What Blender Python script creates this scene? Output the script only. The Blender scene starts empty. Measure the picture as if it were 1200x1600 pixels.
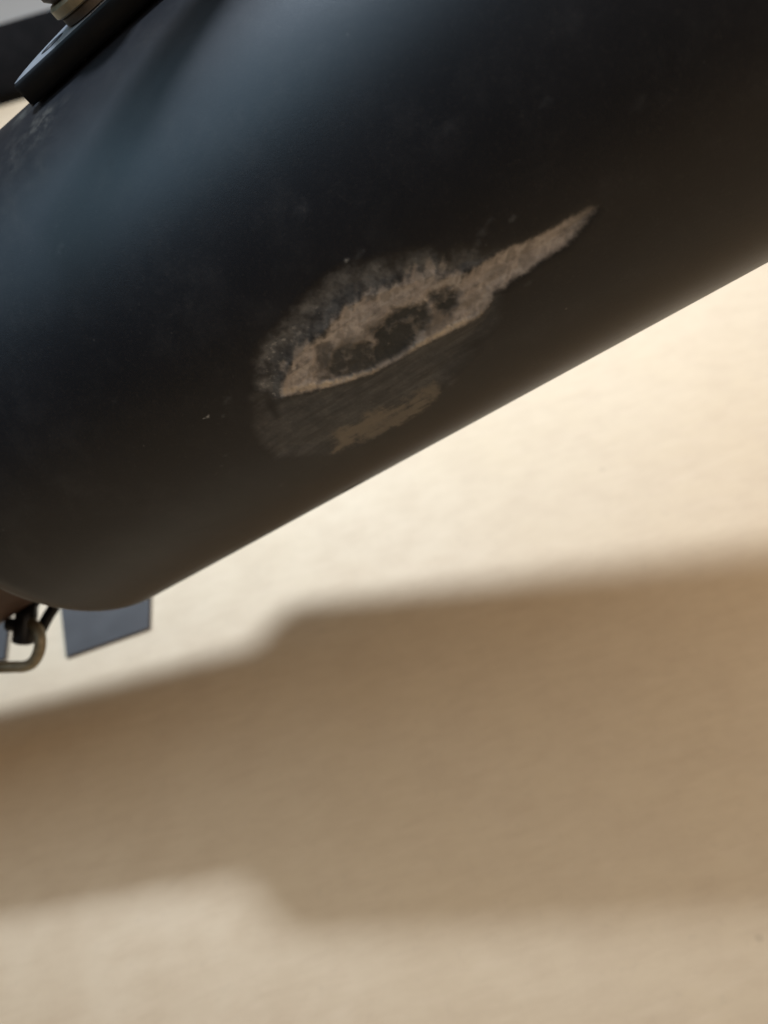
import bpy, bmesh, math
import numpy as np
from mathutils import Vector, Matrix

scene = bpy.context.scene
COL = scene.collection

# ------------------------------------------------------------------ camera
CAM_POS = Vector((0.0, 0.0, 0.30))
CAM_X = Vector((0.95882, -0.21757, -0.18256))      # image right
CAM_D = Vector((-0.28402, -0.73450, -0.61632))     # image down
CAM_F = Vector((0.0, 0.64279, -0.76604))           # view direction
cam_data = bpy.data.cameras.new('camera')
cam = bpy.data.objects.new('camera', cam_data)
COL.objects.link(cam)
cam.matrix_world = Matrix((
    (CAM_X.x, -CAM_D.x, -CAM_F.x, CAM_POS.x),
    (CAM_X.y, -CAM_D.y, -CAM_F.y, CAM_POS.y),
    (CAM_X.z, -CAM_D.z, -CAM_F.z, CAM_POS.z),
    (0, 0, 0, 1)))
cam_data.sensor_fit = 'HORIZONTAL'
cam_data.sensor_width = 36.0
cam_data.lens = 39.0
cam_data.clip_start = 0.005
cam_data.clip_end = 50.0
cam_data.dof.use_dof = True
cam_data.dof.focus_distance = 0.168
cam_data.dof.aperture_fstop = 16.0
scene.camera = cam

# ------------------------------------------------------------------ light
world = bpy.data.worlds.new('World')
scene.world = world
world.use_nodes = True
wb = world.node_tree.nodes['Background']
wb.inputs['Color'].default_value = (1.0, 0.88, 0.76, 1)
wb.inputs['Strength'].default_value = 0.05


def area_light(name, loc, target, shape, size, size_y, power, color):
    d = bpy.data.lights.new(name, 'AREA')
    d.shape = shape
    d.size = size
    if shape in ('RECTANGLE', 'ELLIPSE'):
        d.size_y = size_y
    d.energy = power
    d.color = color
    o = bpy.data.objects.new(name, d)
    COL.objects.link(o)
    o.location = loc
    o.rotation_euler = (Vector(target) - Vector(loc)).to_track_quat('-Z', 'Y').to_euler()
    return o


def spot_light(name, loc, target, angle, radius, power, color):
    d = bpy.data.lights.new(name, 'SPOT')
    d.spot_size = math.radians(angle)
    d.spot_blend = 1.0
    d.shadow_soft_size = radius
    d.energy = power
    d.color = color
    o = bpy.data.objects.new(name, d)
    COL.objects.link(o)
    o.location = loc
    o.rotation_euler = (Vector(target) - Vector(loc)).to_track_quat('-Z', 'Y').to_euler()
    return o


spot_light('work_lamp', (-0.344, 0.647, 1.49), (0.01, 0.53, 0.0), 41, 0.095, 196.0, (0.75, 0.85, 1.0))
area_light('cool_sheen_light', (-0.92, 0.30, 1.42), (0.0, 0.18, 0.2), 'RECTANGLE', 1.2, 0.9, 8.0, (0.48, 0.77, 1.0))  # unseen cool area light, added for the blue sheen on the muffler
area_light('warm_fill_light', (1.95, -0.65, 2.25), (0.0, 0.15, 0.0), 'RECTANGLE', 2.3, 2.3, 72.0, (1.0, 0.77, 0.57))  # unseen warm area light, added to fill the floor shadow

scene.view_settings.view_transform = 'Standard'
scene.view_settings.look = 'None'
scene.view_settings.gamma = 1.0
scene.view_settings.exposure = 0.0
scene.view_settings.use_curve_mapping = False
scene.cycles.use_denoising = True
BARE = [(66.7,-87.9), (63.5,-89.6), (58.9,-91.4), (53.8,-93.1), (48.5,-94.5), (43.5,-94.9), (40.5,-94.9), (37.5,-94.8), (33.3,-95.2), (29.3,-95.7), (25.9,-95.9), (23.0,-94.9), (20.6,-93.2), (17.4,-92.7), (13.3,-92.4), (9.2,-91.9), (5.4,-92.0), (1.7,-90.6), (-1.7,-89.0), (-1.2,-88.3), (1.7,-88.0), (5.4,-87.9), (9.7,-87.7), (13.0,-86.8), (16.7,-86.4), (19.8,-86.1), (22.5,-86.1), (24.7,-85.3), (24.8,-84.4), (26.1,-84.3), (25.9,-81.8), (26.9,-81.2), (28.4,-82.0), (29.9,-81.7), (30.2,-80.4), (32.0,-81.7), (34.1,-80.7), (36.8,-80.4), (39.1,-79.6), (39.7,-78.4), (41.2,-78.5), (42.8,-79.3), (44.9,-78.7), (47.0,-80.0), (50.1,-80.6), (52.6,-81.0), (55.0,-80.6), (57.0,-81.2), (59.4,-82.2), (61.3,-82.6), (63.3,-84.7), (65.8,-86.7)]
PIT_A = [(53.0,-86.6), (51.1,-86.7), (48.9,-88.3), (46.5,-88.7), (47.0,-91.1), (48.1,-93.9), (51.3,-92.9), (54.3,-91.6), (55.3,-89.7)]
PIT_B = [(44.1,-86.9), (40.7,-87.2), (37.9,-86.3), (34.9,-87.2), (33.2,-88.0), (33.8,-90.1), (35.5,-91.6), (37.9,-92.5), (39.6,-93.5), (42.6,-93.6), (46.9,-93.2), (45.6,-90.8), (43.4,-89.2)]
PIT_C = [(30.3,-87.2), (28.1,-87.6), (27.0,-89.2), (27.8,-91.2), (29.7,-91.5), (30.6,-89.5)]
PIT_D = [(54.1,-84.5), (52.7,-84.7), (54.3,-87.5), (57.3,-91.1), (58.3,-90.6), (56.7,-87.6)]
SOFT_A = [(35.1,-90.9), (31.7,-90.0), (29.4,-92.1), (29.2,-93.7), (32.7,-94.2), (36.2,-93.9)]
SOFT_B = [(20.2,-88.5), (17.8,-88.5), (15.8,-89.7), (16.8,-91.0), (19.8,-90.9), (21.1,-90.3)]
SOFT_C = [(26.5,-91.3), (23.3,-91.1), (23.2,-92.9), (26.4,-93.6)]
SOFT_D = [(44.8,-84.7), (42.5,-84.6), (38.8,-85.6), (38.2,-86.9), (41.8,-86.8), (44.6,-86.5)]
SOFT_E = [(50.8,-84.7), (48.0,-85.0), (44.2,-86.0), (45.3,-88.7), (48.9,-88.3), (51.5,-86.7)]
LIP = [(67.2,-88.6), (59.2,-91.9), (54.2,-93.6), (48.9,-95.0), (43.9,-95.5), (39.5,-95.1), (37.7,-95.3), (33.6,-95.7), (29.6,-96.2), (24.8,-96.5), (23.4,-95.1), (25.5,-95.2), (28.8,-94.8), (32.7,-94.1), (36.9,-93.9), (39.9,-94.0), (43.1,-94.3), (48.1,-93.9), (53.3,-92.4), (58.2,-90.4), (62.5,-88.2), (65.3,-86.6)]
SCUFF = [(68.4,-83.0), (66.2,-79.3), (62.0,-77.1), (57.2,-76.0), (49.9,-74.3), (44.7,-73.4), (40.6,-73.6), (36.7,-75.2), (32.8,-76.6), (29.4,-77.7), (26.3,-79.2), (24.4,-82.6), (22.8,-82.1), (20.5,-82.7), (19.0,-84.7), (16.4,-85.9), (20.1,-86.6), (25.3,-86.4), (32.9,-83.0), (39.9,-80.9), (45.9,-80.0), (53.4,-82.0), (60.0,-83.5), (64.3,-85.9), (67.2,-88.6), (69.8,-87.6)]
SCUFF_LOW = [(71.6,-85.3), (75.1,-91.0), (77.6,-96.1), (78.1,-101.0), (74.3,-104.1), (68.8,-108.5), (63.4,-110.9), (55.0,-110.9), (46.0,-109.5), (39.9,-106.9), (32.3,-103.9), (23.1,-98.7), (20.7,-94.0), (23.1,-95.3), (29.6,-96.2), (37.7,-95.1), (48.8,-94.8), (59.1,-91.7), (67.2,-88.6), (67.8,-85.2)]
BAND = [(75.4,-90.8), (75.0,-96.1), (71.7,-100.6), (66.7,-104.3), (69.0,-109.5), (74.6,-104.5), (78.4,-101.4), (78.1,-96.4)]
SECOND = [(69.5,-109.6), (64.9,-104.2), (63.3,-103.6), (60.0,-105.6), (56.5,-104.0), (53.2,-105.3), (50.7,-106.5), (47.4,-106.3), (44.4,-106.5), (41.1,-106.3), (41.4,-108.3), (43.8,-110.5), (47.2,-111.7), (50.9,-112.5), (55.6,-112.1), (60.5,-111.6), (65.0,-110.6)]
CRESCENT = [(68.1,-85.0), (68.8,-88.4), (70.4,-91.9), (71.5,-92.8), (71.4,-89.6), (70.3,-86.3)]
SPECKS = [(82.0,-83.0,0.34,1.00), (83.0,-82.9,0.20,0.90), (75.8,-82.2,0.79,0.35), (79.3,-84.7,0.40,0.40), (86.2,-93.1,0.42,0.45), (88.9,-94.9,0.35,0.40), (91.4,-96.0,0.28,0.35), (74.5,-97.6,0.55,0.30), (39.4,-72.2,0.48,0.70), (35.9,-72.4,0.36,0.50), (37.1,-72.7,0.72,0.30), (16.4,-81.2,0.71,0.50), (14.5,-80.2,0.47,0.40), (11.0,-82.1,0.59,0.50), (18.3,-82.4,0.72,0.35), (84.4,-110.2,0.74,0.25), (37.9,-108.0,1.21,0.45), (14.5,-95.0,0.62,0.25), (-2.0,-68.9,0.58,0.45), (-3.0,-69.2,0.35,0.30), (-14.7,-77.1,0.94,0.20), (87.1,-39.9,0.56,0.35), (88.1,-40.7,0.42,0.30), (86.3,-36.1,0.42,0.25), (53.9,-103.8,0.54,0.20), (95.8,-70.1,0.28,0.30), (41.5,-60.9,1.20,0.15), (12.8,-63.6,0.93,0.15)]
DUST = [(84.3,-10.3,3.37,1.00), (91.2,1.7,2.62,0.80), (78.1,-10.1,2.12,0.50), (92.5,-12.0,4.65,0.50), (85.9,-21.4,2.94,0.35), (95.7,-25.9,2.67,0.30), (63.4,-15.7,2.01,0.35), (54.5,-12.8,2.01,0.30)]

# ------------------------------------------------------------------ helpers
def mat(name):
    m = bpy.data.materials.new(name)
    m.use_nodes = True
    nt = m.node_tree
    return m, nt, nt.nodes['Principled BSDF']


def nd(nt, kind, **kw):
    n = nt.nodes.new(kind)
    for k, v in kw.items():
        setattr(n, k, v)
    return n


def math_node(nt, op, a, b=None, c=None, clamp=False):
    n = nd(nt, 'ShaderNodeMath', operation=op, use_clamp=clamp)
    for i, v in enumerate((a, b, c)):
        if v is None:
            continue
        if isinstance(v, (int, float)):
            n.inputs[i].default_value = v
        else:
            nt.links.new(v, n.inputs[i])
    return n.outputs[0]


def mix_col(nt, fac, a, b):
    n = nd(nt, 'ShaderNodeMix', data_type='RGBA')
    for sock, v in ((n.inputs[0], fac), (n.inputs[6], a), (n.inputs[7], b)):
        if isinstance(v, (int, float)):
            sock.default_value = v
        elif isinstance(v, tuple):
            sock.default_value = (*v, 1) if len(v) == 3 else v
        else:
            nt.links.new(v, sock)
    return n.outputs[2]


def noise(nt, scale, detail=4, rough=0.55, vec=None):
    n = nd(nt, 'ShaderNodeTexNoise')
    n.inputs['Scale'].default_value = scale
    n.inputs['Detail'].default_value = detail
    n.inputs['Roughness'].default_value = rough
    if vec is not None:
        nt.links.new(vec, n.inputs['Vector'])
    return n.outputs['Fac']


def ramp(nt, fac, lo, hi, a=0.0, b=1.0):
    n = nd(nt, 'ShaderNodeMapRange', interpolation_type='SMOOTHSTEP')
    nt.links.new(fac, n.inputs[0])
    n.inputs[1].default_value = lo
    n.inputs[2].default_value = hi
    n.inputs[3].default_value = a
    n.inputs[4].default_value = b
    return n.outputs[0]


def obj_coord(nt):
    return nd(nt, 'ShaderNodeTexCoord').outputs['Object']


def bump(nt, p, height, strength, dist):
    b = nd(nt, 'ShaderNodeBump')
    b.inputs['Strength'].default_value = strength
    b.inputs['Distance'].default_value = dist
    nt.links.new(height, b.inputs['Height'])
    nt.links.new(b.outputs[0], p.inputs['Normal'])


def mesh_obj(name, verts, faces, material, parent=None, smooth=True):
    me = bpy.data.meshes.new(name)
    me.from_pydata([tuple(v) for v in verts], [], faces)
    me.update()
    if smooth:
        me.polygons.foreach_set('use_smooth', [True] * len(me.polygons))
    me.materials.append(material)
    o = bpy.data.objects.new(name, me)
    COL.objects.link(o)
    o.parent = parent
    return o


def bm_obj(name, bm, material, parent=None, smooth=True, angle=35):
    bmesh.ops.recalc_face_normals(bm, faces=bm.faces)
    for f in bm.faces:
        f.smooth = smooth
    if smooth:
        for e in bm.edges:
            if len(e.link_faces) == 2 and e.calc_face_angle(0) > math.radians(angle):
                e.smooth = False
    me = bpy.data.meshes.new(name)
    bm.to_mesh(me)
    bm.free()
    me.materials.append(material)
    o = bpy.data.objects.new(name, me)
    COL.objects.link(o)
    o.parent = parent
    return o


def empty(name, loc):
    o = bpy.data.objects.new(name, None)
    o.empty_display_size = 0.02
    o.location = loc
    COL.objects.link(o)
    return o


def keep(o):
    """Parent transform compensation: parts are modelled in world coordinates."""
    o.matrix_parent_inverse = Matrix.Translation(-o.parent.location)
    return o


def tag(o, label=None, cat=None, group=None, kind=None):
    for k, v in (('label', label), ('category', cat), ('group', group), ('kind', kind)):
        if v:
            o[k] = v
    return o


def tube(bm, pts, radii, seg=16, cap=True):
    """Swept round tube through pts, radius per point."""
    pts = [Vector(p) for p in pts]
    n = len(pts)
    if isinstance(radii, (int, float)):
        radii = [radii] * n
    t0 = (pts[1] - pts[0]).normalized()
    ref = Vector((0, 0, 1)) if abs(t0.z) < 0.9 else Vector((1, 0, 0))
    u = t0.cross(ref).normalized()
    rings = []
    for i, p in enumerate(pts):
        t = (pts[min(i + 1, n - 1)] - pts[max(i - 1, 0)]).normalized()
        u = (u - t * u.dot(t)).normalized()
        w = t.cross(u)
        rings.append([bm.verts.new(p + (u * math.cos(2 * math.pi * k / seg) + w * math.sin(2 * math.pi * k / seg)) * radii[i])
                      for k in range(seg)])
    for a, b in zip(rings, rings[1:]):
        for k in range(seg):
            bm.faces.new((a[k], a[(k + 1) % seg], b[(k + 1) % seg], b[k]))
    if cap:
        bm.faces.new(rings[0][::-1])
        bm.faces.new(rings[-1])


def spline(pts, n=8):
    """Catmull-Rom resampling."""
    P = [Vector(p) for p in pts]
    P = [P[0] * 2 - P[1]] + P + [P[-1] * 2 - P[-2]]
    out = []
    for i in range(1, len(P) - 2):
        for k in range(n):
            t = k / n
            a, b, c, d = P[i - 1], P[i], P[i + 1], P[i + 2]
            out.append(0.5 * ((2 * b) + (c - a) * t + (2 * a - 5 * b + 4 * c - d) * t * t + (3 * b - a - 3 * c + d) * t ** 3))
    out.append(P[-2])
    return out


def prism(bm, outline, holes, origin, ex, ey, ez, thick, bev=0.0):
    """Extruded flat outline (with holes) in the frame origin, ex, ey; thickness along ez, edges chamfered."""
    def loop(pts, z, inset=0.0):
        n = len(pts)
        vs = []
        for i in range(n):
            p = Vector(pts[i]).to_2d()
            if inset:
                a, b = Vector(pts[i - 1]).to_2d(), Vector(pts[(i + 1) % n]).to_2d()
                t = (b - a).normalized()
                p = p + Vector((-t.y, t.x)) * inset
            vs.append(bm.verts.new(origin + ex * p.x + ey * p.y + ez * z))
        return vs
    tops, bots = [], []
    for k, pts in enumerate([outline] + holes):
        lv = [loop(pts, 0, bev), loop(pts, bev), loop(pts, thick - bev), loop(pts, thick, bev)] if bev else [loop(pts, 0), loop(pts, thick)]
        n = len(pts)
        for a, b in zip(lv, lv[1:]):
            for i in range(n):
                bm.faces.new((a[i], a[(i + 1) % n], b[(i + 1) % n], b[i]))
        bots.append(lv[0])
        tops.append(lv[-1])
    for loops in (bots, tops):
        edges = []
        for vs in loops:
            for i in range(len(vs)):
                e = bm.edges.get((vs[i], vs[(i + 1) % len(vs)]))
                edges.append(e)
        bmesh.ops.triangle_fill(bm, use_beauty=True, use_dissolve=False, edges=edges)


# value noise on a lattice, for the wear maps
_rng = np.random.default_rng(7)
_LAT = _rng.random((256, 256))


def vnoise(x, y):
    xi = np.floor(x).astype(int); yi = np.floor(y).astype(int)
    fx = x - xi; fy = y - yi
    fx = fx * fx * (3 - 2 * fx); fy = fy * fy * (3 - 2 * fy)
    g = lambda a, b: _LAT[a & 255, b & 255]
    return (g(xi, yi) * (1 - fx) + g(xi + 1, yi) * fx) * (1 - fy) + (g(xi, yi + 1) * (1 - fx) + g(xi + 1, yi + 1) * fx) * fy


def fbm(x, y, f, octv=4, gain=0.55):
    a, s, t = 1.0, 0.0, 0.0
    for k in range(octv):
        s += a * (vnoise(x * f + 17.3 * k, y * f + 5.1 * k) - 0.5)
        t += a
        a *= gain; f *= 2.03
    return s / t * 2


def sdist(poly, x, y):
    """Signed distance to a polygon, positive inside."""
    P = np.array(poly)
    d = np.full(x.shape, 1e9)
    inside = np.zeros(x.shape, bool)
    for (ax, ay), (bx, by) in zip(P, np.roll(P, -1, 0)):
        vx, vy = bx - ax, by - ay
        t = np.clip(((x - ax) * vx + (y - ay) * vy) / (vx * vx + vy * vy + 1e-12), 0, 1)
        d = np.minimum(d, np.hypot(x - ax - t * vx, y - ay - t * vy))
        c = ((ay > y) != (by > y))
        with np.errstate(divide='ignore', invalid='ignore'):
            xc = ax + (y - ay) * vx / (vy if abs(vy) > 1e-12 else 1e-12)
        inside ^= c & (x < xc)
    return np.where(inside, d, -d)


def sstep(v, lo, hi):
    t = np.clip((v - lo) / (hi - lo), 0, 1)
    return t * t * (3 - 2 * t)


# ------------------------------------------------------------------ materials
def coat_material():
    m, nt, p = mat('satin_black_coating')
    co = obj_coord(nt)
    at = lambda n: nd(nt, 'ShaderNodeAttribute', attribute_name=n).outputs['Fac']
    fine = noise(nt, 1500, 5, 0.6, co)
    mid = noise(nt, 320, 5, 0.6, co)
    big = noise(nt, 28, 4, 0.6, co)
    # coating: near black satin, very slightly uneven
    col = mix_col(nt, ramp(nt, big, 0.3, 0.7), (0.0045, 0.0056, 0.0086), (0.0070, 0.0080, 0.0115))
    # scuffed, greyed coating
    sc = math_node(nt, 'ADD', at('scuff'), math_node(nt, 'MULTIPLY', math_node(nt, 'SUBTRACT', fine, 0.5), math_node(nt, 'MULTIPLY', at('scuff'), 0.9)), clamp=True)
    scol = mix_col(nt, ramp(nt, mid, 0.35, 0.65), (0.070, 0.077, 0.086), (0.125, 0.130, 0.135))
    col = mix_col(nt, sc, col, scol)
    # bare tan patch
    bcol = mix_col(nt, ramp(nt, mid, 0.3, 0.7), (0.33, 0.292, 0.265), (0.49, 0.445, 0.405))
    bcol = mix_col(nt, at('lip'), bcol, (0.50, 0.41, 0.295))
    bb = math_node(nt, 'ADD', at('bare'), math_node(nt, 'MULTIPLY', math_node(nt, 'SUBTRACT', fine, 0.5), 0.35))
    bf = ramp(nt, bb, 0.0, 1.05)
    col = mix_col(nt, bf, col, bcol)
    # olive second graze
    sf = ramp(nt, math_node(nt, 'ADD', at('graze'), math_node(nt, 'MULTIPLY', math_node(nt, 'SUBTRACT', fine, 0.5), 0.5)), 0.0, 1.0)
    col = mix_col(nt, sf, col, mix_col(nt, mid, (0.115, 0.100, 0.078), (0.18, 0.158, 0.125)))
    # dark pits and softer stains
    col = mix_col(nt, math_node(nt, 'MULTIPLY', at('stain'), 0.75), col, (0.090, 0.080, 0.068))
    col = mix_col(nt, at('pit'), col, mix_col(nt, mid, (0.020, 0.022, 0.022), (0.052, 0.054, 0.051)))
    # dust and pale specks
    df = math_node(nt, 'MULTIPLY', at('dust'), ramp(nt, mid, 0.35, 0.75))
    col = mix_col(nt, df, col, (0.10, 0.094, 0.075))
    col = mix_col(nt, at('speck'), col, (0.50, 0.50, 0.48))
    vs = nd(nt, 'ShaderNodeTexVoronoi', feature='F1')
    vs.inputs['Scale'].default_value = 260
    nt.links.new(co, vs.inputs['Vector'])
    rare = ramp(nt, noise(nt, 75, 2, 0.5, co), 0.58, 0.68)
    dot = math_node(nt, 'MULTIPLY', ramp(nt, vs.outputs['Distance'], 0.04, 0.11, 1.0, 0.0), rare)
    col = mix_col(nt, math_node(nt, 'MULTIPLY', dot, 0.22), col, (0.36, 0.35, 0.33))
    # faint settled dust on all the shell
    film = math_node(nt, 'MULTIPLY', ramp(nt, noise(nt, 90, 6, 0.7, co), 0.45, 0.8), 0.035)
    col = mix_col(nt, film, col, (0.30, 0.30, 0.30))
    nt.links.new(col, p.inputs['Base Color'])
    r = math_node(nt, 'ADD', 0.35, math_node(nt, 'MULTIPLY', big, 0.12))
    r = math_node(nt, 'ADD', r, math_node(nt, 'MULTIPLY', sc, -0.03))
    r = math_node(nt, 'ADD', r, math_node(nt, 'MULTIPLY', bf, 0.10))
    r = math_node(nt, 'ADD', r, math_node(nt, 'MULTIPLY', math_node(nt, 'MAXIMUM', at('pit'), df), 0.25), clamp=True)
    nt.links.new(r, p.inputs['Roughness'])
    p.inputs['Specular IOR Level'].default_value = 0.5
    mp = nd(nt, 'ShaderNodeMapping')
    mp.inputs['Rotation'].default_value = (0.3, 0.9, 0.5)
    mp.inputs['Scale'].default_value = (1.0, 14.0, 14.0)
    nt.links.new(co, mp.inputs['Vector'])
    hair = ramp(nt, noise(nt, 110, 3, 0.5, mp.outputs[0]), 0.66, 0.74)
    r = math_node(nt, 'ADD', r, math_node(nt, 'MULTIPLY', hair, 0.07), clamp=True)
    nt.links.new(r, p.inputs['Roughness'])
    h = math_node(nt, 'ADD', noise(nt, 5200, 2, 0.5, co), math_node(nt, 'MULTIPLY', math_node(nt, 'MULTIPLY', fine, bf), 6.0))
    bump(nt, p, h, 0.12, 0.0002)
    return m


def simple_material(name, c0, c1, scale, rough, metallic=0.0, spec=0.5, bump_s=0.0, bump_d=0.0003):
    m, nt, p = mat(name)
    co = obj_coord(nt)
    n = noise(nt, scale, 5, 0.6, co)
    nt.links.new(mix_col(nt, ramp(nt, n, 0.3, 0.7), c0, c1), p.inputs['Base Color'])
    nt.links.new(ramp(nt, noise(nt, scale * 1.7, 3, 0.5, co), 0.25, 0.75, rough - 0.06, rough + 0.06), p.inputs['Roughness'])
    p.inputs['Metallic'].default_value = metallic
    p.inputs['Specular IOR Level'].default_value = spec
    if bump_s:
        bump(nt, p, noise(nt, scale * 3, 4, 0.6, co), bump_s, bump_d)
    return m


def floor_material():
    m, nt, p = mat('beige_floor')
    co = obj_coord(nt)
    a = noise(nt, 7, 4, 0.6, co)
    b = noise(nt, 55, 5, 0.62, co)
    c = noise(nt, 210, 4, 0.6, co)
    col = mix_col(nt, ramp(nt, a, 0.3, 0.7), (0.59, 0.480, 0.330), (0.62, 0.515, 0.37))
    col = mix_col(nt, ramp(nt, b, 0.35, 0.72, 0.0, 0.45), col, (0.52, 0.415, 0.29))
    col = mix_col(nt, ramp(nt, c, 0.56, 0.78, 0.0, 0.25), col, (0.44, 0.36, 0.26))
    mp = nd(nt, 'ShaderNodeMapping')
    mp.inputs['Rotation'].default_value = (0, 0, 2.2)
    mp.inputs['Scale'].default_value = (1.0, 4.0, 1.0)
    nt.links.new(co, mp.inputs['Vector'])
    g1 = noise(nt, 60, 5, 0.7, mp.outputs[0])
    mp2 = nd(nt, 'ShaderNodeMapping')
    mp2.inputs['Rotation'].default_value = (0, 0, 0.75)
    mp2.inputs['Scale'].default_value = (1.0, 6.0, 1.0)
    nt.links.new(co, mp2.inputs['Vector'])
    g2 = noise(nt, 55, 4, 0.65, mp2.outputs[0])
    col = mix_col(nt, ramp(nt, g1, 0.42, 0.72, 0.0, 0.30), col, (0.50, 0.39, 0.265))
    col = mix_col(nt, ramp(nt, g2, 0.45, 0.75, 0.0, 0.30), col, (0.66, 0.545, 0.40))
    vo = nd(nt, 'ShaderNodeTexVoronoi', feature='F1')
    vo.inputs['Scale'].default_value = 26
    nt.links.new(co, vo.inputs['Vector'])
    sp = ramp(nt, vo.outputs['Distance'], 0.02, 0.05, 0.3, 0.0)
    col = mix_col(nt, sp, col, (0.30, 0.23, 0.16))
    nt.links.new(col, p.inputs['Base Color'])
    nt.links.new(ramp(nt, b, 0.3, 0.7, 0.55, 0.7), p.inputs['Roughness'])
    p.inputs['Specular IOR Level'].default_value = 0.3
    bump(nt, p, b, 0.08, 0.002)
    return m


COAT = coat_material()
PIPE = simple_material('heat_stained_pipe', (0.050, 0.027, 0.019), (0.075, 0.040, 0.028), 60, 0.5, 0.0, 0.4, 0.2)
RUBBER = simple_material('matte_black_rubber', (0.003, 0.003, 0.003), (0.005, 0.0045, 0.0045), 90, 0.92, 0.0, 0.04, 0.1)
BLACK = simple_material('black_steel', (0.006, 0.006, 0.007), (0.010, 0.010, 0.011), 120, 0.42, 0.0, 0.4, 0.1)
TAB_TOP = simple_material('black_bracket_paint', (0.0045, 0.005, 0.0065), (0.007, 0.0075, 0.009), 150, 0.55, 0.0, 0.25, 0.1)
TAB_SHEEN = simple_material('tab_sheen_grey', (0.26, 0.28, 0.31), (0.36, 0.38, 0.40), 180, 0.45, 0.3, 0.5, 0.1)  # pale grey paints a bright reflection into the tab's top face
ZINC = simple_material('olive_zinc', (0.13, 0.105, 0.06), (0.34, 0.29, 0.19), 110, 0.45, 0.25, 0.5, 0.2)
BUSH = simple_material('dull_brown_bush', (0.060, 0.050, 0.042), (0.10, 0.085, 0.07), 160, 0.6, 0.0, 0.4, 0.3)
PAD = simple_material('slate_blue_pad', (0.043, 0.042, 0.041), (0.053, 0.051, 0.050), 45, 0.6, 0.0, 0.3, 0.1)
PALE = simple_material('pale_paint', (0.80, 0.86, 0.92), (0.82, 0.88, 0.94), 12, 0.5)
FLOOR = floor_material()

# ------------------------------------------------------------------ setting
bm = bmesh.new()
bmesh.ops.create_grid(bm, x_segments=8, y_segments=8, size=4.0)
tag(bm_obj('floor', bm, FLOOR, smooth=False), kind='structure')

# ------------------------------------------------------------------ muffler
A = Vector((-0.916686, 0.091754, -0.388932)).normalized()    # axis, towards the inlet
Q = Vector((0.056399, 0.182051, 0.210019))                   # point on the axis
E1 = (Vector((0, 0, 1)) - A * A.z).normalized()
E2 = A.cross(E1)
R = 0.060
nA, nQ, nE1, nE2 = (np.array(v) for v in (A, Q, E1, E2))

muffler = empty('muffler', Q - E1 * R)
tag(muffler, 'satin black tubular exhaust muffler with a long tan scrape on its side', 'muffler')


def lathe(s, th, r):
    """s, th, r broadcast arrays (mm-free, metres) -> points."""
    return nQ + nA * s[..., None] + r[..., None] * (np.cos(th)[..., None] * nE1 + np.sin(th)[..., None] * nE2)


# grid lines: dense over the scrape
s_lines = np.concatenate([
    np.linspace(-0.172, -0.16, 7)[:-1], np.linspace(-0.16, -0.02, 50)[:-1], np.linspace(-0.02, -0.004, 26)[:-1],
    np.linspace(-0.004, 0.082, 430)[:-1], np.linspace(0.082, 0.10, 40)[:-1],
    np.linspace(0.10, 0.150, 26)[:-1], np.linspace(0.150, 0.1735, 30)])
c_lines = np.concatenate([
    np.linspace(-116, -70, 240)[:-1], np.linspace(-70, -56, 30)[:-1], np.linspace(-56, 8, 80)[:-1],
    np.linspace(8, 376.99 - 142, 110)[:-1], np.linspace(376.99 - 142, 376.99 - 130, 40)[:-1],
    np.linspace(376.99 - 130, 376.99 - 116, 30)[:-1]])
S, Cc = np.meshgrid(s_lines * 1000, c_lines, indexing='ij')     # mm
cc = np.where(Cc > 8, Cc - 376.99, Cc)                          # wrap to the camera side for the wear maps
cc = np.where(Cc > 150, cc, Cc)
r = np.full(S.shape, R)
u = np.clip((S / 1000 - 0.1540) / (0.1735 - 0.1540), 0, 1)
r = r - 0.0172 * u ** 1.85
ub = np.clip((-0.16 - S / 1000) / 0.012, 0, 1)
r = r - 0.012 * (1 - np.sqrt(np.clip(1 - ub ** 2, 0, 1)))

W = {k: np.zeros(S.shape) for k in ('scuff', 'bare', 'lip', 'graze', 'stain', 'pit', 'dust', 'speck')}
mk = (S > -6) & (S < 90) & (cc > -122) & (cc < -66)
x, y = S[mk], cc[mk]
# scraping direction runs obliquely round the shell: streak noise stretched along it
su, sv = x * 0.6 - y * 0.8, x * 0.8 + y * 0.6
streak = fbm(su * 0.25, sv * 0.75, 1.0, 2)
smear = fbm(x * 0.10 + 3, y * 1.0, 1.0, 4)                    # rub marks along the tube
n1 = fbm(x, y, 0.45, 4)
n2 = fbm(x + 40, y + 11, 1.3, 4)
n3 = fbm(x + 9, y + 70, 0.16, 3)
lipd = sdist(LIP, x, y)
wtop = sstep(-lipd, 0.8, 3.5) * (0.25 + 0.75 * sstep(x, 15, 26))                                 # the lower edge is crisp, the upper one frayed
bare = sstep(sdist(BARE, x, y) + 0.25 - 0.45 * wtop * sstep(x, 15, 26) + (0.25 + 0.5 * wtop) * n2 + (0.10 + 1.6 * wtop * sstep(x, 12, 26)) * streak, -0.6 - 0.9 * wtop, 0.8 + 1.1 * wtop)
bare *= np.clip(0.90 + 0.35 * n1 + 0.30 * streak + 0.35 * smear, 0.30, 1) * (1 - 0.55 * sstep(x, 9, -2))
pit = np.zeros_like(x)
for poly, k in ((PIT_A, 0.95), (PIT_B, 1.0), (PIT_C, 1.0), (PIT_D, 0.75)):
    pit = np.maximum(pit, k * sstep(sdist(poly, x, y) + 1.15 + 0.9 * n1 + 0.5 * n2, -1.0, 1.4))
pit *= 0.72 + 0.28 * sstep(fbm(x + 71, y + 23, 0.5, 4) + 0.25, -0.25, 0.25)
stain = np.zeros_like(x)
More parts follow.
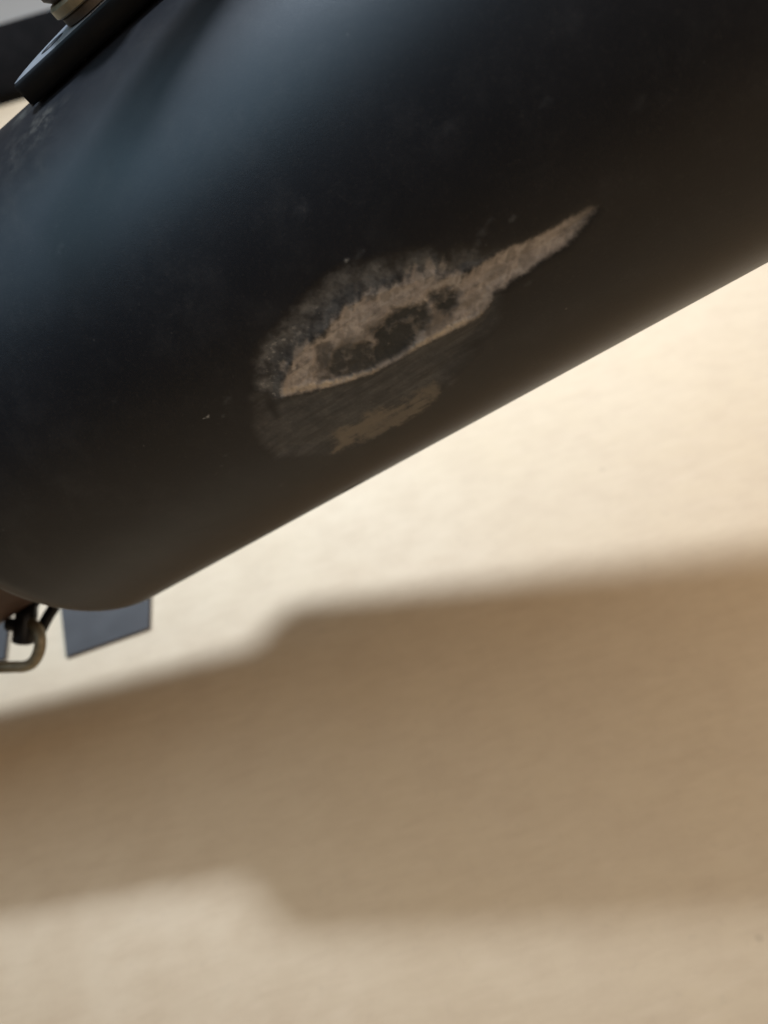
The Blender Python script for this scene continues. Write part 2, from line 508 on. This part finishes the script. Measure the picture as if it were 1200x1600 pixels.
for poly, k in ((SOFT_A, 1.0), (SOFT_B, 0.6), (SOFT_C, 0.75), (SOFT_D, 0.8), (SOFT_E, 0.9)):
    stain = np.maximum(stain, k * sstep(sdist(poly, x, y) + 0.7 * n1 + 0.3 * streak, -0.7, 0.7))
stain = np.maximum(stain, 0.6 * sstep(streak + 0.6 * n1, 0.05, 0.6)) * bare
lip = sstep(lipd + 0.5 * n2 + 0.3 * n1, -0.35, 0.65) * np.clip(0.75 + 0.8 * n1 + 0.4 * sstep(x, 45, 30), 0.1, 1) * (1 - 0.85 * np.exp(-((x - 44) / 3.0) ** 2))
pit *= 1 - 0.85 * lip
scuff = sstep(sdist(SCUFF, x, y) + 1.0 * n1 + 0.5 * n2, -1.6, 1.6) * np.clip(0.74 + 0.7 * n1 + 0.3 * streak + 0.3 * n2, 0.08, 1)
low = sstep(sdist(SCUFF_LOW, x, y) + 0.5 * n1, -2.2, 2.2) * np.clip(0.42 + 0.16 * n3 + 0.10 * n1 + 0.32 * smear, 0.05, 1)
band = sstep(sdist(BAND, x, y) + 0.5 * n1, -1.8, 1.6) * np.clip(0.45 + 0.4 * smear, 0.1, 1)
scuff = np.maximum(np.maximum(scuff, low), band)
scuff *= 1 - 0.85 * sstep(sdist(CRESCENT, x, y) + 0.4 * n1, -0.8, 0.8)
graze = sstep(sdist(SECOND, x, y) + 0.3 + 0.8 * n1 + 0.4 * n2, -1.7, 2.0) * np.clip(0.78 + 0.5 * n1 + 0.3 * n2 + 0.6 * smear, 0, 1)
halo = sstep(sdist(SCUFF, x, y) + 1.5 * n1, -0.6, 1.2) * (1 - bare)
speck = sstep(n2 + 0.35 * fbm(x + 3, y + 5, 3.1, 2), 0.55, 0.85) * halo * 0.30
near_left = sstep(x, 50, 60) * sstep(sdist(SCUFF, x, y), -0.5, 0.8) * (1 - bare)
speck = np.maximum(speck, near_left * sstep(fbm(x + 31, y + 15, 0.95, 4) + 0.4 * n1, 0.30, 0.75) * 0.42)
W['bare'][mk], W['pit'][mk], W['stain'][mk], W['lip'][mk] = bare, pit, stain, lip * bare
W['scuff'][mk], W['graze'][mk], W['speck'][mk] = scuff, graze, speck
for sx, sy, sr, k in SPECKS:
    near = np.abs(S - sx) + np.abs(cc - sy) < 6 * sr
    d = np.full(S.shape, 99.0)
    xs_, ys_ = S[near] - sx, cc[near] - sy
    d[near] = np.hypot(xs_ * 0.8 + ys_ * 0.35, ys_ * 1.1) + sr * 0.9 * fbm(S[near] + sx, cc[near], 0.9 / sr, 3)
    k *= 0.75
    W['speck'] = np.maximum(W['speck'], 0.8 * k * sstep(d, sr * 1.1, 0) * (k > 0.4))
    W['scuff'] = np.maximum(W['scuff'], 0.85 * k * sstep(d, sr * 1.7, 0))
for sx, sy, sr, k in DUST:
    d = np.hypot(S - sx, (cc - sy))
    W['dust'] = np.maximum(W['dust'], 0.75 * k * sstep(d, sr * 2.2, 0) * (1.0 if k > 0.7 else 0.5))
# relief of the wear: abraded flat, pits, raised lip
dep = np.zeros(S.shape)
flat = sstep(np.maximum(sdist(SCUFF, x, y), np.maximum(sdist(SCUFF_LOW, x, y), sdist(BARE, x, y))), -2.0, 3.2)
dep[mk] = (-0.26 * bare - 0.42 * pit - 0.08 * scuff + 0.20 * lip - 0.62 * flat - 0.05 * graze
           + 0.07 * n2 * bare + 0.06 * streak * bare)
for nx_, ny_, nr in ((80.0, -136.3, 1.6), (77.4, -134.6, 1.0)):
    d = np.hypot((S - nx_) / 2.2, cc - ny_)
    dep -= 0.35 * sstep(d, nr * 1.4, 0)
r = r + dep / 1000

verts = lathe(S / 1000, Cc / 1000 / R, r)
ns, nc = S.shape
I, J = np.meshgrid(np.arange(ns - 1), np.arange(nc), indexing='ij')
J2 = (J + 1) % nc
quads = np.stack([I * nc + J, I * nc + J2, (I + 1) * nc + J2, (I + 1) * nc + J], -1).reshape(-1, 4)
worn = np.maximum.reduce([W['bare'], W['graze'], W['scuff'] * 0.9]) > 0.10
worn &= (S > -5) & (S < 80) & (cc < -72) & (cc > -116)
fw = worn.reshape(-1)[quads].sum(1) >= 2


def grid_part(name, faces, parent):
    used, inv = np.unique(faces.reshape(-1), return_inverse=True)
    me = bpy.data.meshes.new(name)
    v = verts.reshape(-1, 3)[used]
    me.vertices.add(len(v))
    me.vertices.foreach_set('co', v.astype(np.float32).reshape(-1))
    me.loops.add(faces.size)
    me.loops.foreach_set('vertex_index', inv.astype(np.int32).reshape(-1))
    me.polygons.add(len(faces))
    me.polygons.foreach_set('loop_start', np.arange(0, faces.size, 4, dtype=np.int32))
    me.polygons.foreach_set('use_smooth', np.ones(len(faces), bool))
    me.update(calc_edges=True)
    me.validate()
    for k, arr in W.items():
        at = me.attributes.new(k, 'FLOAT', 'POINT')
        at.data.foreach_set('value', arr.reshape(-1)[used].astype(np.float32))
    me.materials.append(COAT)
    o = bpy.data.objects.new(name, me)
    COL.objects.link(o)
    o.parent = parent
    return o


shell = keep(grid_part('shell', quads[~fw], muffler))
scrape = grid_part('scrape', quads[fw], shell)
scrape['label'] = 'rough tan and grey scrape worn through the black coating'


def lathe_part(name, prof, material, parent, seg=96, closed=False, bend=0.0):
    prof = np.array(prof)
    th = np.linspace(0, 2 * np.pi, seg, endpoint=False)
    SS, TT = np.meshgrid(prof[:, 0], th, indexing='ij')
    RR = np.repeat(prof[:, 1:2], seg, 1)
    v = lathe(SS, TT, RR)
    v = (v - nE2 * (bend * np.clip(SS - 0.18, 0, None))[..., None]).reshape(-1, 3)
    n = len(prof)
    f = []
    for i in range(n if closed else n - 1):
        k = (i + 1) % n
        for j in range(seg):
            f.append((i * seg + j, i * seg + (j + 1) % seg, k * seg + (j + 1) % seg, k * seg + j))
    return mesh_obj(name, v, f, material, parent)


# inlet pipe behind the shoulder, with a thin weld bead
pr = [(0.1715, 0.0400), (0.1720, 0.0424), (0.1738, 0.0430), (0.1755, 0.0428)]
pr += [(s, 0.0427 - 0.0075 * t) for t, s in ((t, 0.180 + 0.24 * t) for t in np.linspace(0, 1, 14))]
pr += [(0.420, 0.0335), (0.26, 0.036), (0.18, 0.040)]
keep(lathe_part('inlet_pipe', pr, PIPE, muffler, bend=0.14))
# rear end plate and outlet
keep(lathe_part('end_plate', [(-0.1705, 0.0482), (-0.1725, 0.0478), (-0.1730, 0.045), (-0.1722, 0.030), (-0.1722, 0.0165), (-0.168, 0.0165), (-0.168, 0.0478)], COAT, muffler, closed=True))
keep(lathe_part('outlet_pipe', [(-0.155, 0.0163), (-0.195, 0.0163), (-0.196, 0.0158), (-0.196, 0.0150), (-0.195, 0.0146), (-0.155, 0.0146)], PIPE, muffler, seg=64))

# mounting tab: flat bar tangent to the shell, drilled, with a round far corner
th0 = math.radians(5.0)
N0 = E1 * math.cos(th0) + E2 * math.sin(th0)
T0 = -E1 * math.sin(th0) + E2 * math.cos(th0)
dl = math.radians(0.8)
TN = N0 * math.cos(dl) - T0 * math.sin(dl)
TT_ = T0 * math.cos(dl) + N0 * math.sin(dl)
out = [(0.000, -0.0085), (0.0850, -0.0085), (0.0860, -0.0080), (0.0864, -0.0070)]
for k in range(1, 13):
    a = math.pi / 2 * k / 12
    out.append((0.048 + 0.0384 * math.cos(a), -0.007 + 0.021 * math.sin(a)))
out += [(0.000, 0.014)]
hole = lambda s, t, rr: [(s + rr * math.cos(-2 * math.pi * k / 24), t + rr * math.sin(-2 * math.pi * k / 24)) for k in range(24)]
bm = bmesh.new()
tab_o = Q + N0 * (R + 0.0004)
prism(bm, out, [hole(0.0765, 0.0000, 0.0026)], tab_o, A, TT_, TN, 0.0050, 0.0006)
tab = keep(bm_obj('mounting_tab', bm, TAB_TOP, muffler, angle=50))
tab.data.materials.append(TAB_SHEEN)
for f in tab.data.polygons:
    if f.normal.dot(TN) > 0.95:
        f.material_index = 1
# weld bead below the tab
bm = bmesh.new()
wp = [tab_o + A * s + T0 * (-0.003 + 0.0006 * math.sin(s * 1900)) - N0 * 0.0003 for s in np.linspace(0.002, 0.088, 60)]
tube(bm, wp, [0.0013 + 0.0004 * math.sin(i * 1.7) for i in range(60)], 8)
keep(bm_obj('weld_bead', bm, BLACK, muffler))
# bolt: flanged sleeve through the tab, bush above it
bc = tab_o + A * 0.0625 + TT_ * 0.0025 + TN * 0.0050
bolt = empty('bolt', bc)
bolt.parent = muffler
keep(bolt)


def stack(name, levels, material, parent, seg=40, base=bc):
    bm = bmesh.new()
    rings = []
    for h, rr in levels:
        rings.append([bm.verts.new(base + TN * h + (A * math.cos(2 * math.pi * k / seg) + TT_ * math.sin(2 * math.pi * k / seg)) * rr) for k in range(seg)])
    for a_, b_ in zip(rings, rings[1:]):
        for k in range(seg):
            bm.faces.new((a_[k], a_[(k + 1) % seg], b_[(k + 1) % seg], b_[k]))
    bm.faces.new(rings[0][::-1]); bm.faces.new(rings[-1])
    return bm_obj(name, bm, material, parent)


def bolt_part(o):
    o.matrix_parent_inverse = Matrix.Translation(-bc)
    return o


bolt_part(stack('washer', [(0.0001, 0.0088), (0.0003, 0.0092), (0.0017, 0.0092), (0.0020, 0.0088)], BUSH, bolt))
bolt_part(stack('flange', [(0.0021, 0.0096), (0.0024, 0.0100), (0.0040, 0.0100), (0.0046, 0.0094)], ZINC, bolt))
bolt_part(stack('bush', [(0.0047, 0.0085), (0.0060, 0.0098), (0.0200, 0.0104), (0.0212, 0.0098)], BUSH, bolt))

# unseen rod added above the tab to put a dark streak in the sheen
bm = bmesh.new()
tube(bm, spline([(-0.0590, 0.1722, 0.2690), (-0.0453, 0.1760, 0.2770), (-0.0280, 0.1828, 0.2860), (0.0150, 0.1995, 0.3080), (0.0600, 0.2170, 0.3310)], 6), 0.0045, 16)
keep(bm_obj('streak_rod', bm, BLACK, muffler))

# ------------------------------------------------------------------ black bar behind the bolt
P_ = lambda x, y, d: CAM_POS + (CAM_X * ((x - 600) / 1300) + CAM_D * ((y - 800) / 1300) + CAM_F) * d
arm_a, arm_b = P_(210, 30, 0.57), P_(-520, 249, 0.54)
ax_ = (arm_b - arm_a).normalized()
az_ = (CAM_F - ax_ * CAM_F.dot(ax_)).normalized()
ay_ = az_.cross(ax_)
L_ = (arm_b - arm_a).length
hw = 0.0245
ol = [(0.0, -hw + 0.004), (0.004, -hw), (L_ - 0.004, -hw), (L_, -hw + 0.004), (L_, hw - 0.004), (L_ - 0.004, hw), (0.004, hw), (0.0, hw - 0.004)]
bm = bmesh.new()
prism(bm, ol, [], arm_a, ax_, ay_, az_, 0.012, 0.002)
tag(bm_obj('frame_bar', bm, RUBBER, angle=50), 'blurred black bar in the upper left corner, behind the bracket bolt', 'bar')

# pale board behind it
bm = bmesh.new()
bmesh.ops.create_cube(bm, size=1.0, matrix=Matrix.Translation((-0.25, 1.30, 0.0065)) @ Matrix.Diagonal((0.80, 0.60, 0.012, 1)))
bmesh.ops.bevel(bm, geom=list(bm.edges), offset=0.002, segments=2, affect='EDGES')
tag(bm_obj('white_board', bm, PALE), 'pale bluish white board lying in the extreme upper left corner', 'board')

# ------------------------------------------------------------------ spring hook below the rounded end
hook = empty('spring_hook', P_(36, 1010, 0.262))
tag(hook, 'small black hook with a bent olive wire below the rounded muffler end', 'hook')
wire = [P_(-190, 1075, 0.275), P_(-70, 1052, 0.264), P_(-20, 1044, 0.261), P_(20, 1042, 0.260), P_(40, 1041, 0.259), P_(53, 1033, 0.258),
        P_(61, 1017, 0.257), P_(63, 1000, 0.257), P_(60, 986, 0.258), P_(53, 976, 0.260), P_(44, 972, 0.263), P_(36, 974, 0.266)]
bm = bmesh.new()
tube(bm, spline(wire, 8), 0.0018, 14)
keep(bm_obj('wire', bm, ZINC, hook))
bm = bmesh.new()
cl = spline([P_(62, 988, 0.262), P_(74, 965, 0.262), P_(85, 946, 0.263), P_(80, 934, 0.265), P_(62, 933, 0.266), P_(48, 943, 0.265),
             P_(42, 960, 0.263), P_(38, 985, 0.262), P_(36, 1006, 0.262)], 8)
n = len(cl)
rad = [0.0018 if i < n * 0.45 else 0.0018 + (0.0034 - 0.0018) * min(1, (i / n - 0.45) / 0.3) for i in range(n)]
rad[-1] *= 0.7; rad[0] *= 0.85
tube(bm, cl, rad, 14)
keep(bm_obj('clevis', bm, BLACK, hook))
bm = bmesh.new()
tube(bm, [P_(9, 976, 0.262), P_(11, 976, 0.262), P_(24, 976.5, 0.262), P_(40, 977, 0.262)], [0.0014, 0.0020, 0.0021, 0.0021], 14)
keep(bm_obj('pin', bm, BLACK, hook))

# ------------------------------------------------------------------ slate pads flat on the floor
def pad(outline, label):
    bm = bmesh.new()
    prism(bm, outline, [], Vector((0, 0, 0.0006)), Vector((1, 0, 0)), Vector((0, 1, 0)), Vector((0, 0, 1)), 0.0012, 0.0003)
    o = bm_obj('floor_pad', bm, PAD, smooth=False)
    return tag(o, label, 'pad', 'slate blue pads on the floor')


pad([(-0.1545, 0.2218), (-0.1155, 0.2243), (-0.1135, 0.2560), (-0.1610, 0.2740)],
    'flat slate blue pad on the floor right below the rounded muffler end')
pad([(-0.2146, 0.2350), (-0.1835, 0.2307), (-0.1825, 0.2660), (-0.2200, 0.2800)],
    'flat slate blue pad at the left image edge, behind the small black hook')
